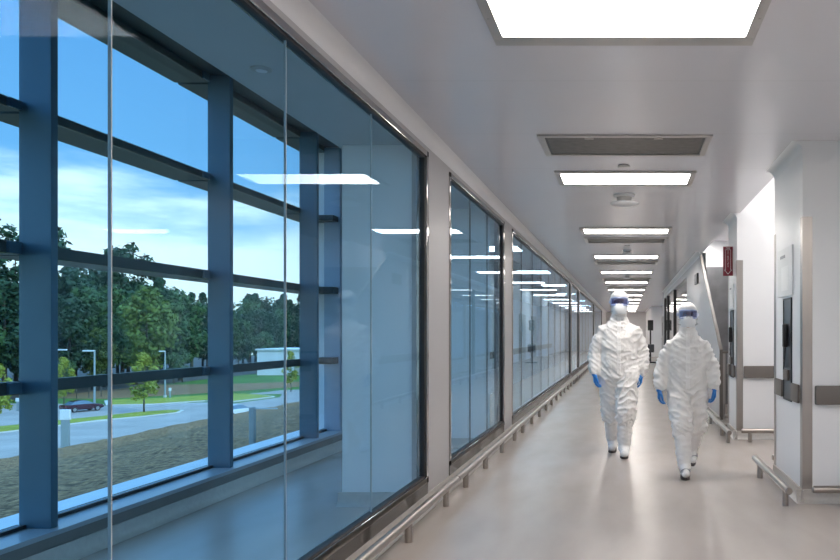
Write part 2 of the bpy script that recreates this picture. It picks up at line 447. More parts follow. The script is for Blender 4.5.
# glazed screen far along the right
root = struct(empty('window_8', (XW, 17.4, 0)), 'glazed screen with black uprights beyond the slanted wall', 'glass screen')
MB().box((.0, 0, 0), (.12, 10.7, .12)).box((0, 0, 2.62), (.12, 10.7, CZ)).build('frame', M['wall'], root)
for yy in (.0, 5.0, 8.6, 10.62):
    MB().box((0, yy, .12), (.10, yy + .08, 2.62)).build('upright', M['black'], root)
for ya, ye in ((.08, 5.), (5.08, 8.6), (8.68, 10.62)):
    MB().box((.045, ya, .12), (.057, ye, 2.62)).build('pane', M['rglass'], root)
# doors far away
for n, (yy, xx) in enumerate(((31.5, 2.0), (36.0, 2.0), (40.5, 2.0))):
    dr = struct(empty('door_%d' % (n + 1), (xx, yy, 0)), ['grey double door far down the right side, first of three', 'second grey door far down the right side', 'third grey door far down the right side'][n], 'door')
    MB().box((-.05, 0, 0), (0, 2.0, 2.25)).build('door_frame', M['steel'], dr)
    MB().box((-.07, .08, 0), (-.02, 1.92, 2.17)).build('door_leaf', M['greyplastic'], dr)
    MB().box((-.085, .5, 1.2), (-.06, .75, 1.9)).build('vision_panel', M['charcoal'], dr)
    MB().bbox((-.11, 1.6, 1.0), (-.07, 1.75, 1.03)).build('door_handle', M['railsteel'], dr)

# ------------------------------------------------------------------ corner guards
def guard(name, x, y, label, z0=.105, z1=2.26, w=.075, yfar=None):
    g = MB()
    if yfar is None:
        g.box((x - .004, y - .004, z0), (x + w, y, z1)).box((x - .004, y, z0), (x, y + w, z1))
    else:
        g.box((x - .004, yfar - w, z0), (x, yfar + .004, z1)).box((x, yfar, z0), (x + w, yfar + .004, z1))
    return tag(g.build(name, M['steel']), label, 'corner guard')
guard('corner_guard', XR, 6.01, 'tall stainless corner guard on the big pier by the phone niche')
guard('corner_guard', XR, None, 'thin stainless guard on the far edge of the phone niche pier', yfar=7.16)
guard('corner_guard', XR, 9.6, 'stainless corner guard on the pier below the red sign')
guard('corner_guard', XR, None, 'stainless guard on the far edge of the red sign pier', yfar=10.42)
guard('corner_guard', XW, 11.2, 'short taupe corner guard on the low white wall', z1=1.04, w=.08)

# ------------------------------------------------------------------ bumper rails on walls
def bumper(a, b, label):
    return tag(MB().bbox(a, b, .014).build('bumper_strip', M['bumper'], smooth=True), label, 'bumper')
bumper((1.48, 5.955, .775), (2.59, 6.008, .925), 'taupe wall bumper across the front of the big pier')
bumper((XR - .026, 6.10, .775), (XR - .002, 6.35, .925), 'taupe bumper piece between phone niche and stainless corner')
bumper((XR - .026, 6.74, .775), (XR - .002, 7.06, .925), 'taupe bumper piece beyond the phone niche')
bumper((1.47, 9.545, .775), (2.59, 9.598, .925), 'taupe wall bumper across the white pier behind the walkers')
bumper((XR - .03, 9.72, .775), (XR - .002, 9.88, .925), 'short taupe bumper beneath the red sign, before the dark strip')
bumper((XR - .03, 10.14, .775), (XR - .002, 10.38, .925), 'short taupe bumper beneath the red sign, after the dark strip')
bumper((1.52, 11.145, .775), (2.59, 11.198, .925), 'taupe bumper on the low white wall')
bumper((XW - .05, 11.4, .775), (XW - .002, 17.0, .925), 'long taupe bumper along the slanted wall')
bumper((-2.995, 9.6, .775), (-2.95, 30, .925), 'dark bumper on the inner wall seen through long glass')

# ------------------------------------------------------------------ phone niches and plates
def niche(x, ya, yb_, z0, z1, label):
    r = empty('phone_niche', (x, ya, z0)); tag(r, label, 'wall niche')
    L = yb_ - ya; H = z1 - z0
    g = MB().box((-.012, 0, 0), (-.001, .018, H)).box((-.012, L - .018, 0), (-.001, L, H)).box((-.012, 0, 0), (-.001, L, .018)).box((-.012, 0, H - .018), (-.001, L, H))
    g.build('frame', M['black'], r)
    MB().box((-.006, .018, .018), (-.001, L - .018, H - .018)).build('back_panel', M['charcoal'], r)
    h = MB().bbox((-.05, L * .4, H * .52), (-.008, L * .4 + .05, H * .52 + .2), .012)
    hs = h.build('handset', M['black'], r, smooth=True)
    MB().tube([(-.03, L * .42, H * .52), (-.035, L * .45, H * .40), (-.03, L * .6, H * .33), (-.025, L * .55, H * .45)], .006, 8).build('cord', M['black'], hs, smooth=True)
    MB().bbox((-.03, L * .25, H * .2), (-.008, L * .75, H * .3), .005).build('keypad', M['bumper'], r)
    return r
niche(XR, 6.39, 6.72, .76, 1.64, 'tall dark phone niche in the side of the big pier')
niche(XR, 9.87, 10.17, .76, 1.64, 'tall dark phone strip on the pier below the red sign')
def plate(x, ya, yb_, z0, z1, label):
    r = empty('cover_plate', (x, ya, z0)); tag(r, label, 'cover plate')
    MB().bbox((-.014, 0, 0), (-.001, yb_ - ya, z1 - z0), .004).build('board', M['whiteplastic'], r)
    L, H = yb_ - ya, z1 - z0
    MB().box((-.017, L * .45, H * .80), (-.013, L * .78, H * .86)).build('label_strip', M['strap'], r)
    MB().box((-.0155, L * .25, H * .12), (-.013, L * .7, H * .62)).build('notice_sheet', M['white'], r)
    return r
plate(XR, 6.34, 6.95, 1.66, 2.08, 'white cover plate with a small dark label above phone niche')
plate(XR, 9.84, 10.26, 1.66, 1.98, 'white cover plate under the red extinguisher sign')

# ------------------------------------------------------------------ fire extinguisher sign
sg = empty('extinguisher_sign', (1.262, 9.98, 2.09)); tag(sg, 'red vertical fire extinguisher sign with white arrow pointing down', 'sign')
MB().bbox((0, -.004, 0), (.128, .004, .385), .003).build('sign_board', M['red'], sg)
g = MB()   # white outline arrow
cx = .064
g.box((cx - .036, -.0052, .075), (cx - .032, -.0041, .345)).box((cx + .032, -.0052, .075), (cx + .036, -.0041, .345))
g.box((cx - .036, -.0052, .341), (cx + .036, -.0041, .345))
g.prism([(cx - .05, .078), (cx - .045, .078), (cx, .028), (cx, .02)], 'y', -.0052, -.0041)
g.prism([(cx + .05, .078), (cx, .02), (cx, .028), (cx + .045, .078)], 'y', -.0052, -.0041)
g.box((cx - .05, -.0052, .075), (cx - .032, -.0041, .079)).box((cx + .032, -.0052, .075), (cx + .05, -.0041, .079))
g.build('arrow', M['white'], sg)
MB().bbox((.124, -.010, .05), (.129, .012, .33), .002).build('bracket', M['steel'], sg)
def text_mesh(name, body, size, mt, parent, loc, rot, spacing=1., stretch=None, lines=None):
    cu = bpy.data.curves.new(name, 'FONT'); cu.body = body; cu.size = size; cu.align_x = 'CENTER'; cu.align_y = 'TOP'; cu.extrude = .0006; cu.space_line = spacing
    o = bpy.data.objects.new(name, cu); COL.objects.link(o)
    dg = bpy.context.evaluated_depsgraph_get(); dg.update()
    me = bpy.data.meshes.new_from_object(o.evaluated_get(dg))
    bpy.data.objects.remove(o)
    me.materials.clear(); me.materials.append(mt)
    o = bpy.data.objects.new(name, me); COL.objects.link(o)
    o.parent = parent; o.location = loc; o.rotation_euler = rot
    return o
text_mesh('lettering', '\n'.join('EXTINGUISHER'), .0215, M['white'], sg, (cx, -.0046, .337), (PI / 2, 0, 0), .86)
text_mesh('lettering', 'FIRE', .032, M['white'], sg, (cx, -.0046, .379), (PI / 2, 0, 0))
tag(sg.children[-1], 'white word FIRE at the top')

# small black box on slanted wall
bx = empty('door_reader', (XW, 14.55, 2.29)); tag(bx, 'small black wall box high beside the slanted edge', 'wall box')
MB().bbox((-.035, 0, 0), (-.001, .5, .2), .006).build('case', M['black'], bx)
MB().box((-.038, .1, .05), (-.034, .4, .15)).build('screen', M['charcoal'], bx)
# small thin bracket on pier one
br = empty('wall_bracket', (XR, 7.3, 2.58)); tag(br, 'thin dark bracket high behind the phone niche pier', 'bracket')
MB().tube([(.35, .02, -.02), (.10, .03, .03), (.04, .03, .06)], .012, 8).build('arm', M['greyplastic'], br, smooth=True)
MB().bbox((.33, -.139, -.06), (.38, .04, .02), .005).build('mount', M['greyplastic'], br)

# ------------------------------------------------------------------ floor guard rails
def rail(p, q, posts, label, cap_seam=False):
    """round rail from p to q (floor plan), with posts at distances along it"""
    p, q = Vector((p[0], p[1], 0)), Vector((q[0], q[1], 0)); d = (q - p); L = d.length
    r = empty('guard_rail', (p.x, p.y, 0), math.atan2(d.y, d.x)); tag(r, label, 'guard rail')
    g = MB().tube([(0.004, 0, .138), (.012, 0, .138), (L - .012, 0, .138), (L - .004, 0, .138)], [.022, .029, .029, .022], 16)
    g.build('bar', M['railsteel'], r, smooth=True)
    for s in posts:
        ps = MB().tube([(s, 0, 0), (s, 0, .125)], .025, 16).build('post', M['railsteel'], r, smooth=True)
    return r
XP = -1.40
rail((XP, -1.0), (XP, 6.25), [.5 + 1 - .13, 2.37, 3.37, 4.87, 5.87, 6.88], 'first stretch of low steel guard rail under the huge glass screen')
rail((XP, 6.255), (XP, 9.83), [.345, 1.265, 2.255, 3.215], 'second stretch of low steel guard rail along the glass wall')
rail((XP, 9.835), (XP, 21.0), [.365 + .98 * k for k in range(12)], 'third stretch of low steel guard rail, long, along mirrored glass')
rail((XP, 21.2), (XP, 46.5), [.4 + 1.0 * k for k in range(25)], 'last stretch of low steel guard rail, far down the glass wall')
rail((1.23, 5.76), (1.23, 7.33), [.14, 1.27], 'low steel guard rail beside the phone niche pier')
rail((1.42, 5.84), (2.55, 5.84), [.6], 'low steel guard rail across the front of the big pier')
rail((1.40, 7.36), (2.55, 7.36), [.3, 1.0], 'low steel guard rail behind the big pier, only its tip showing')
rail((1.40, 9.33), (2.55, 9.33), [.11, .8], 'low steel guard rail across the white pier behind the walkers')
rail((1.235, 9.15), (1.235, 11.6), [.12, .78, 2.05], 'low steel guard rail beside the red sign pier')
rail((1.40, 10.95), (2.5, 10.95), [.12, .7], 'low steel guard rail at the foot of the low white wall')
rail((1.21, 12.0), (1.21, 27.5), [.4 + 1.05 * k for k in range(15)], 'long low steel guard rail along the slanted wall')

# ------------------------------------------------------------------ ceiling fittings
def make_light():
    r = empty('ceiling_light')
    W, D, t = 1.34, .69, .042
    g = MB().bbox((-W / 2, 0, -.016), (W / 2, 1.9 * t, 0), .003).bbox((-W / 2, D - 2.7 * t, -.016), (W / 2, D, 0), .003)
    g.bbox((-W / 2, t, -.016), (-W / 2 + 1.25 * t, D - t, 0), .003).bbox((W / 2 - 1.25 * t, t, -.016), (W / 2, D - t, 0), .003)
    for sx in (-1, 1):
        for yy in (.1, .35, .6):
            g.lathe([(0, -.018), (.007, -.018), (.007, -.016), (0, -.016)], (sx * (W / 2 - t / 2), yy, 0), 8)
    g.build('frame', M['lightframe'], r)
    MB().box((-W / 2 + 1.25 * t, 1.9 * t, -.010), (W / 2 - 1.25 * t, D - 2.7 * t, -.002)).build('diffuser', M['diffuser'], r)
    return r
proto = make_light()
for k in range(-2, 14):
    o = proto if k == -2 else copy_tree(proto)
    o.location = (-.015, 3.29 + 3.83 * k, CZ)
    if k < 0: lab = ['glowing ceiling panel above the viewer', 'glowing ceiling panel behind the viewer'][-k - 1]
    else: lab = 'glowing rectangular ceiling panel light, %s in the row down the corridor' % ORD[k]
    if k == 0: lab = 'huge glowing ceiling panel light, first in the row, cut by frame top'
    tag(o, lab, 'ceiling light', 'ceiling lights down the corridor')
def make_vent():
    r = empty('ceiling_vent')
    W, D, t = 1.35, .67, .05
    g = MB().bbox((-W / 2, 0, -.014), (W / 2, t, 0), .003).bbox((-W / 2, D - t, -.014), (W / 2, D, 0), .003)
    g.bbox((-W / 2, t, -.014), (-W / 2 + t, D - t, 0), .003).bbox((W / 2 - t, t, -.014), (W / 2, D - t, 0), .003)
    g.build('frame', M['lightframe'], r)
    MB().box((-W / 2 + t + .02, t + .015, -.007), (W / 2 - t - .02, D - t - .015, -.002)).build('grille', M['ventdark'], r)
    MB().box((-W / 2 + t, t, -.004), (W / 2 - t, D - t, -.001)).build('shadow_gap', M['black'], r)
    for x in (-.28, .26):
        MB().bbox((x - .035, t + .02, -.014), (x + .035, t + .05, -.006), .002).build('latch', M['railsteel'], r)
    return r
proto = make_vent()
for k, yy in enumerate((5.82, 12.1, 16.05, 21.0, 24.8, 28.7, 32.5, 36.3)):
    o = proto if k == 0 else copy_tree(proto)
    o.location = (-.015, yy, CZ)
    tag(o, 'dark perforated return air grille in the ceiling, %s down the corridor' % ORD[k], 'air vent', 'return air grilles')
def lathe_thing(name, parts, loc, label, cat):
    r = empty(name, loc); tag(r, label, cat)
    for nm, pr, mt in parts: MB().lathe(pr).build(nm, mt, r, smooth=True)
    return r
lathe_thing('sprinkler_cover', [('cover_disc', [(0, -.012), (.05, -.012), (.055, -.006), (0, -.006)], M['greyplastic']), ('collar', [(0, -.006), (.04, -.006), (.045, 0), (0, 0)], M['black'])],
            (-.03, 6.88, CZ), 'small round sprinkler cover just before the second ceiling light', 'sprinkler')
dt = [('mounting_plate', [(0, -.03), (.105, -.03), (.12, -.02), (.12, 0), (0, 0)], M['whiteplastic']), ('neck', [(0, -.075), (.07, -.075), (.085, -.03), (0, -.03)], M['greyplastic']),
      ('dish', [(0, -.125), (.10, -.122), (.15, -.105), (.16, -.092), (.12, -.080), (0, -.075)], M['whiteplastic'])]
det = lathe_thing('smoke_detector', dt, (-.03, 8.35, CZ), 'white dish-shaped ceiling detector just beyond the second ceiling light', 'detector')
for yy, lab in ((14.0, 'small white ceiling detector before the fourth ceiling light'), (20.2, 'small ceiling detector beyond the fifth ceiling light')):
    o = copy_tree(det); o.location = (0, yy, CZ); o.scale = (.7, .7, .6); tag(o, lab, 'detector')
lathe_thing('sprinkler_cover', [('cover_disc', [(0, -.012), (.05, -.012), (.055, -.006), (0, -.006)], M['greyplastic']), ('collar', [(0, -.006), (.04, -.006), (.045, 0), (0, 0)], M['black'])],
            (0, 13.2, CZ), 'small round sprinkler cover beyond the third ceiling light', 'sprinkler')
# lights tucked behind the ceiling edge in the right recesses, then added fill panels
bp = empty('fill_panel_light', (2.2, 8.35, 3.45)); tag(bp, 'bright ceiling panel hidden in the recess behind the big pier', 'ceiling light')
MB().bbox((-.36, -.82, -.03), (.36, .82, 0), .006).build('frame', M['lightframe'], bp)
MB().box((-.32, -.78, -.036), (.32, .78, -.029)).build('diffuser', M['softlamp'], bp)
rl = empty('strip_light', (1.53, 8.5, 3.45)); rl['category'] = 'strip light'
MB().bbox((-.07, -.75, -.05), (.07, .75, 0), .006).build('housing', M['lightframe'], rl)
MB().box((-.055, -.72, -.058), (.055, .72, -.049)).build('diffuser', M['striplamp'], rl)
rl.location = (1.51, 13.45, 3.078); o = rl; tag(o, 'strip light above the bright white strip beyond the red sign', 'strip light')
pl = empty('fill_panel_light', (2.05, 4.4, CZ)); tag(pl, 'added fill panel light out of view behind the viewer', 'ceiling light')  # unseen fill panel, added to brighten the big pier and near floor
MB().bbox((-.4, -.4, -.02), (.4, .4, 0), .004).build('frame', M['lightframe'], pl)
MB().box((-.36, -.36, -.026), (.36, .36, -.019)).build('diffuser', M['diffuser'], pl)
for (x, yy, lab) in ((2.05, 1.4, 'added fill panel light out of view beside the viewer'), (-2.2, 13.0, 'added fill light behind the long mirrored glass'), (-2.2, 18.0, 'second added fill light behind the long mirrored glass'), (-2.2, 23.0, 'third added fill light behind the mirrored glass row'), (-2.2, 28.0, 'fourth added fill light behind the mirrored glass row'), (-2.2, 34.0, 'fifth added fill light behind the mirrored glass row'), (-2.2, 40.0, 'sixth added fill light behind the mirrored glass row')):  # more added fill: one beside the viewer, six brightening the room behind the glass
    o = copy_tree(pl); o.location = (x, yy, CZ if x > 0 else GZ); tag(o, lab, 'ceiling light')
pl.location = (2.15, -1.8, CZ)
# things far down the corridor
eq = empty('equipment_stand', (1.02, 33.0, 0)); tag(eq, 'slim dark equipment stand far down the corridor between the walkers', 'stand')
MB().tube([(0, 0, .1), (0, 0, 1.75)], .035, 10).build('pole', M['black'], eq, smooth=True)
MB().bbox((-.12, -.06, 1.45), (.12, .06, 1.9), .02).build('head_unit', M['black'], eq)
MB().bbox((-.25, -.2, .04), (.25, .2, .10), .02).build('base', M['black'], eq)
MB().bbox((-.16, -.12, .5), (.16, .12, .85), .02).build('basket', M['charcoal'], eq)

# ------------------------------------------------------------------ people
def fuse(mb, name, voxel, smooth_it=6, disp=None):
    o = mb.build(name, M['suit'])
    md = o.modifiers.new('r', 'REMESH'); md.mode = 'VOXEL'; md.voxel_size = voxel
    ms = o.modifiers.new('s', 'SMOOTH'); ms.factor = .5; ms.iterations = smooth_it
    dg = bpy.context.evaluated_depsgraph_get(); dg.update()
    me = bpy.data.meshes.new_from_object(o.evaluated_get(dg))
    old = o.data; bpy.data.objects.remove(o); bpy.data.meshes.remove(old)
    me.name = name
    if disp:
        ns = [v.normal.copy() for v in me.vertices]
        for v, n in zip(me.vertices, ns): v.co += n * disp(v.co)
    me.polygons.foreach_set('use_smooth', [True] * len(me.polygons))
    me.update()
    return me
def link(me, name, mt, parent=None, loc=None):
    me.materials.clear(); me.materials.append(mt)
    o = bpy.data.objects.new(name, me); COL.objects.link(o)
    if parent: o.parent = parent
    if loc: o.location = loc
    return o
def torso(mb, rows, n=24):
    mb.rings([[Vector((cx + rx * math.cos(2 * PI * k / n), cy + ry * math.sin(2 * PI * k / n), z)) for k in range(n)] for z, rx, ry, cx, cy in rows])
def lerp(a, b, t): return Vector(a) * (1 - t) + Vector(b) * t

def hand(wrist, direction, side, size, curl):
    """relaxed hand hanging along direction; side=+1 when the thumb's front lies towards the viewer's right hand side. Returns fused mesh."""
    d = Vector(direction).normalized()
    fwd = Vector((0, -1, 0)); fwd = (fwd - d * fwd.dot(d)).normalized()     # knuckle line runs front to back
    nrm = d.cross(fwd).normalized() * side                                   # towards the thigh (palm side)
    w = Vector(wrist); s = size
    mb = MB()
    mb.limb([w - d * .05 * s, w + d * .01 * s], [.034 * s, .029 * s])
    for t, k in ((-.028, 0), (-.009, 1), (.011, 2), (.030, 3)):
        mb.limb([w + d * .008 * s + fwd * t * .55 * s, w + d * .085 * s + fwd * t * s], [.017 * s, .0145 * s], 10)
    for t, ln, cu in ((-.031, .062, 1.25), (-.010, .074, 1.1), (.011, .080, 1.0), (.031, .070, .8)):
        p = w + d * .088 * s + fwd * t * s; pts = [p]; a = .10 + .1 * curl
        for q, fr in enumerate((.45, .32, .25)):
            a += curl * cu * (.28 + .16 * q)
            p = p + (d * math.cos(a) + nrm * math.sin(a)) * ln * fr * s
            pts.append(p)
        mb.limb(pts, [.0115 * s, .0105 * s, .0096 * s, .0082 * s], 10)
    # thumb leaves the front side of the palm near its base
    p = w + d * .028 * s + fwd * .030 * s + nrm * .008 * s
    p1 = p + (d * .62 + fwd * .62 + nrm * .25).normalized() * .040 * s
    p2 = p1 + (d * .90 + fwd * .30 + nrm * .25).normalized() * .032 * s
    p3 = p2 + (d * .98 + fwd * .02 + nrm * .25).normalized() * .024 * s
    mb.limb([p, p1, p2, p3], [.0155 * s, .013 * s, .0115 * s, .0092 * s], 10)
    return fuse(mb, 'glove', .0042, 4)

def make_person(loc, rz, P, label):
    k = P['s']                         # overall size against a 1.75 m figure
    J = P['J']
    hx, hy, hz = P['head']             # head centre
    # ---- the body itself: one continuous figure
    b = MB()
    b.ell((hx, hy, hz + .012 * k), (.073 * k, .092 * k, .112 * k))
    b.ell((hx, hy - .035 * k, hz - .055 * k), (.052 * k, .055 * k, .060 * k))
    b.limb([(hx, hy - .085 * k, hz + .012 * k), (hx, hy - .104 * k, hz - .022 * k)], [.010 * k, .015 * k], 10)
    for s in (-1, 1): b.ell((hx + s * .076 * k, hy + .012 * k, hz), (.010 * k, .022 * k, .034 * k))
    b.limb([(hx, hy + .015, hz - .07 * k), (J['neck'][0], J['neck'][1], J['neck'][2] - .02)], [.056 * k, .062 * k])
    zc = J['hipL'][2]
    zs = J['shL'][2]
    torso(b, [(zc - .08, .12 * k, .09 * k, J['pel'][0], J['pel'][1]), (zc + .04, .16 * k, .105 * k, J['pel'][0], J['pel'][1]), (zc + .18, .135 * k, .095 * k, J['pel'][0], J['pel'][1]),
              (zs - .16, .16 * k, .11 * k, J['neck'][0], J['neck'][1]), (zs - .02, .165 * k, .09 * k, J['neck'][0], J['neck'][1]), (zs + .06, .06 * k, .06 * k, J['neck'][0], J['neck'][1])])
    for s in 'LR':
        b.limb([J['sh' + s], J['el' + s], J['wr' + s], J['wr' + s] + Vector(P['hd' + s]).normalized() * .05], [.040 * k, .040 * k, .027 * k, .018 * k])
        b.limb([J['hip' + s], J['kn' + s], J['an' + s]], [.085 * k, .056 * k, .040 * k])
        fd = Vector(P['foot' + s])
        b.limb([J['an' + s], Vector(J['an' + s]) - Vector((0, 0, .035)) + fd.normalized() * .10], [.036 * k, .026 * k])
    body = link(fuse(b, 'person', .011, 4), 'person', M['skin'])
    body.location = loc; body.rotation_euler = (0, 0, rz)
    tag(body, label, 'person')
    # ---- coverall with hood
    c = MB()
    c.ell((hx, hy + .028 * k, hz + .030 * k), (.105 * k, .106 * k, .122 * k))
    c.ell((hx, hy + .004 * k, hz + .082 * k), (.088 * k, .108 * k, .052 * k))
    c.ell((hx, hy + .030 * k, hz - .055 * k), (.090 * k, .086 * k, .095 * k))
    nk = J['neck']
    torso(c, [(nk[2] - .06, .15 * k, .105 * k, nk[0], nk[1]), (nk[2] + .00, .105 * k, .088 * k, nk[0], nk[1]), (nk[2] + .06, .080 * k, .075 * k, (nk[0] + hx) / 2, nk[1]), (hz - .05 * k, .080 * k, .080 * k, hx, hy + .02)])
    px_, py_ = J['pel'][0], J['pel'][1]
    torso(c, [(zc - .13, .10 * k, .09 * k, px_, py_), (zc - .07, .165 * k, .125 * k, px_, py_), (zc + .05, .195 * k, .145 * k, px_, py_), (zc + .20, .190 * k, .14 * k, px_, py_),
              (zs - .18, .195 * k, .14 * k, nk[0], nk[1]), (zs - .06, .195 * k, .125 * k, nk[0], nk[1]), (zs + .02, .185 * k, .10 * k, nk[0], nk[1]), (zs + .05, .168 * k, .094 * k, nk[0], nk[1]), (zs + .085, .125 * k, .086 * k, nk[0], nk[1]), (zs + .13, .085 * k, .08 * k, nk[0], nk[1])])
    ar = P.get('arm_r', 1.)
    for s in 'LR':
        sh, el, wr = Vector(J['sh' + s]), Vector(J['el' + s]), Vector(J['wr' + s])
        c.limb([sh, lerp(sh, el, .5), el, lerp(el, wr, .45), lerp(el, wr, .86), lerp(el, wr, .97)], [x * k * ar for x in (.058, .070, .071, .070, .060, .040)])
        hp, kn, an = Vector(J['hip' + s]), Vector(J['kn' + s]), Vector(J['an' + s])
        c.limb([hp, lerp(hp, kn, .5), lerp(hp, kn, .92), lerp(kn, an, P['hem'])], [x * k for x in (.122, .112, .106, .106)])
    seed = P['seed']
    def disp(p):
        q = Vector((p.x * 7, p.y * 7, p.z * 11)) + Vector((seed, 0, 0))
        n1 = noise.noise(q); n2 = noise.noise(Vector((p.x * 16 + p.z * 9, p.y * 16, p.z * 26 - p.x * 10)) + Vector((0, seed, 3)))
        rid = 1 - abs(noise.noise(Vector((p.x * 9 + p.z * 6, p.y * 9, p.z * 17 - abs(p.x - px_) * 9)) + Vector((seed, 5, 1)))) * 2
        w = 1. if p.z < hz - .13 else .25
        return (n1 * .007 + n2 * .005 + max(0, rid) ** 2.6 * ((.021 if p.z < zc - .02 else .011) + (.004 if abs(p.x - px_) > .2 * k else 0)) - .004) * w
    suit = link(fuse(c, 'coverall', .011, 5, disp), 'coverall', M['suit'], body)
    tag(suit, 'loose white hooded coverall')
    bv = BVHTree.FromPolygons([v.co.copy() for v in suit.data.vertices], [tuple(p.vertices) for p in suit.data.polygons])
    # zip placket down the front
    rows = []
    z = nk[2] + .035
    while z > zc - .02:
        t = (z - zc) / (nk[2] - zc); xc = px_ + (nk[0] - px_) * t
        row = []
        for dx in (-.021, -.018, .018, .021):
            h = bv.ray_cast(Vector((xc + dx, -1.5, z)), Vector((0, 1, 0)))
            row.append((h[0].y if h[0] else py_ - .13, xc + dx))
        yy = min(r[0] for r in row)
        rows.append([Vector((row[0][1], row[0][0] + .006, z)), Vector((row[1][1], (yy * .5 + row[1][0] * .5) - .005, z)), Vector((row[2][1], (yy * .5 + row[2][0] * .5) - .005, z)), Vector((row[3][1], row[3][0] + .006, z)),
                     Vector((row[2][1], row[2][0] + .012, z)), Vector((row[1][1], row[1][0] + .012, z))])
        z -= .02
    g = MB().rings(rows); g.build('zip_flap', M['boot'], body, smooth=True)
    # elastic cuffs
    for s in 'LR':
        el, wr = Vector(J['el' + s]), Vector(J['wr' + s]); d = (wr - el).normalized()
        MB().tube([wr - d * .03, wr - d * .012, wr + d * .004, wr + d * .014], [.040 * k, .043 * k, .041 * k, .036 * k], 18).build('cuff', M['boot'], body, smooth=True)
    # gloves
    for s, sd in (('L', 1), ('R', -1)):
        wr = Vector(J['wr' + s])
        link(hand(wr, P['hd' + s], -sd * P.get('flip', 1), P['hs'], P['curl' + s]), 'glove', M['glove'], body)
    # boot covers and soles
    for s in 'LR':
        kn, an = Vector(J['kn' + s]), Vector(J['an' + s]); fd = Vector(P['foot' + s]).normalized()
        up = (kn - an).normalized(); sd_ = fd.cross(Vector((0, 0, 1))).normalized(); fu = sd_.cross(fd).normalized()
        h = MB()
        h.limb([lerp(an, kn, .80), lerp(an, kn, .55), lerp(an, kn, .2), an], [.082 * k, .083 * k, .078 * k, .066 * k])
        h.limb([lerp(an, kn, .84), lerp(an, kn, .78)], [.088 * k, .094 * k])
        o_ = an - fu * .045
        h.limb([o_ - fd * .045 * k, o_ + fd * .06 * k, o_ + fd * .135 * k], [.045 * k, .047 * k, .043 * k])
        h.limb([an + fd * .02, o_ + fd * .10 * k + fu * .012], [.060 * k, .046 * k])
        def dboot(p, an=an):
            return noise.noise(Vector((p.x * 14, p.y * 14, p.z * 30)) + Vector((seed, 2, 2))) * .008
        bo = link(fuse(h, 'boot_cover', .009, 4, dboot), 'boot_cover', M['boot'], body)
        # flat sole, outline wider at the ball of the foot
        so = MB(); n = 22; top, bot = [], []
        for q in range(n):
            a = 2 * PI * q / n; u = math.cos(a); v = math.sin(a)
            wd = (.046 + .010 * max(0, u)) * k
            p = o_ + fd * (.045 * k + u * .142 * k) + sd_ * v * wd - fu * .030
            top.append(p); bot.append(p - fu * .022 + fd * u * -.004)
        so.rings([bot, top]); so.build('sole', M['sole'], bo, smooth=True)
        if P.get('straps'):
            for q, (a0, hh) in enumerate(((.075, .050), (.125, .040))):
                pts = []
                for t in range(-5, 6):
                    an_ = t / 5 * 1.35
                    pts.append(o_ + fd * (a0 + (.02 if q else -.02) * t / 5) * k + sd_ * math.sin(an_) * .051 * k + fu * (math.cos(an_) * hh * k + .004))
                MB().tube(pts, .006, 8).build('strap', M['strap'], bo, smooth=True)
    # goggles: curved lens, rim and strap
    gz = hz + .020 * k; gy = hy + .010
    def arc(a, rx, ry, z): return Vector((hx + rx * math.sin(a), gy - ry * math.cos(a), z))
    go = MB(); rows = []
    A = 1.02; NN = 18
    for q in range(NN + 1):
        a = -A + 2 * A * q / NN
        hh = .036 * k * (1 - .18 * abs(a / A) ** 4) - (.006 * k if abs(a) < .14 else 0)
        zc_ = gz + (.003 * k if abs(a) < .14 else 0)
        r1x, r1y = .100 * k, .130 * k; r0x, r0y = .095 * k, .124 * k
        rows.append([arc(a, r0x, r0y, zc_ - hh), arc(a, r1x, r1y, zc_ - hh), arc(a, r1x, r1y, zc_ + hh), arc(a, r0x, r0y, zc_ + hh)])
    gg = go.rings(rows).build('goggles', M['lens'], body, smooth=True)
    tag(gg, 'dark tinted goggle lens')
    fr = MB()
    top = [lerp(r[1], r[2], 1.0) + Vector((0, .004, .004)) for r in rows]; bot = [r[1] + Vector((0, .004, -.004)) for r in rows]
    loop = top + bot[::-1] + [top[0]]
    fr.tube(loop, .0085 * k, 8, cap=False)
    fr.build('rim', M['goggleframe'], gg, smooth=True)
    st = MB(); rows2 = []
    for q in range(25):
        a = A - .05 + (2 * PI - 2 * A + .1) * q / 24
        rx, ry = .110 * k, .128 * k
        cy_ = hy + .024
        rows2.append([Vector((hx + (rx + e) * math.sin(a), cy_ - (ry - .012 + e) * math.cos(a), gz + zz)) for e, zz in ((-.004, -.013), (.002, -.013), (.002, .013), (-.004, .013))])
    st.rings(rows2).build('headband', M['goggleframe'], gg, smooth=True)
    # face mask
    mk = MB(); rows3 = []
    for q in range(11):
        t = q / 10; z = hz + .004 * k - .112 * k * t
        prof = math.sin(PI * (.12 + .76 * t)) ** .7
        fy = (.100 + .036 * prof) * k
        wx = (.060 + .022 * math.sin(PI * (.1 + .8 * t))) * k
        outer = [Vector((hx + wx * math.sin(a), hy - fy * (math.cos(a) ** .8), z)) for a in [-1.45 + 2.9 * u / 14 for u in range(15)]]
        rows3.append(outer + [Vector((hx + wx * .85 * math.sin(a), hy - .05 * k * math.cos(a), z)) for a in [1.3 - 2.6 * u / 14 for u in range(15)]])
    mko = mk.rings(rows3).build('face_mask', M['mask'], body, smooth=True)
    MB().tube([Vector((hx + .024 * k * t, hy - (.128 - .010 * abs(t)) * k, hz + (.004 - .012 * abs(t)) * k)) for t in (-1, -.6, -.2, .2, .6, 1)], .0035 * k, 8).build('nose_clip', M['strap'], mko, smooth=True)
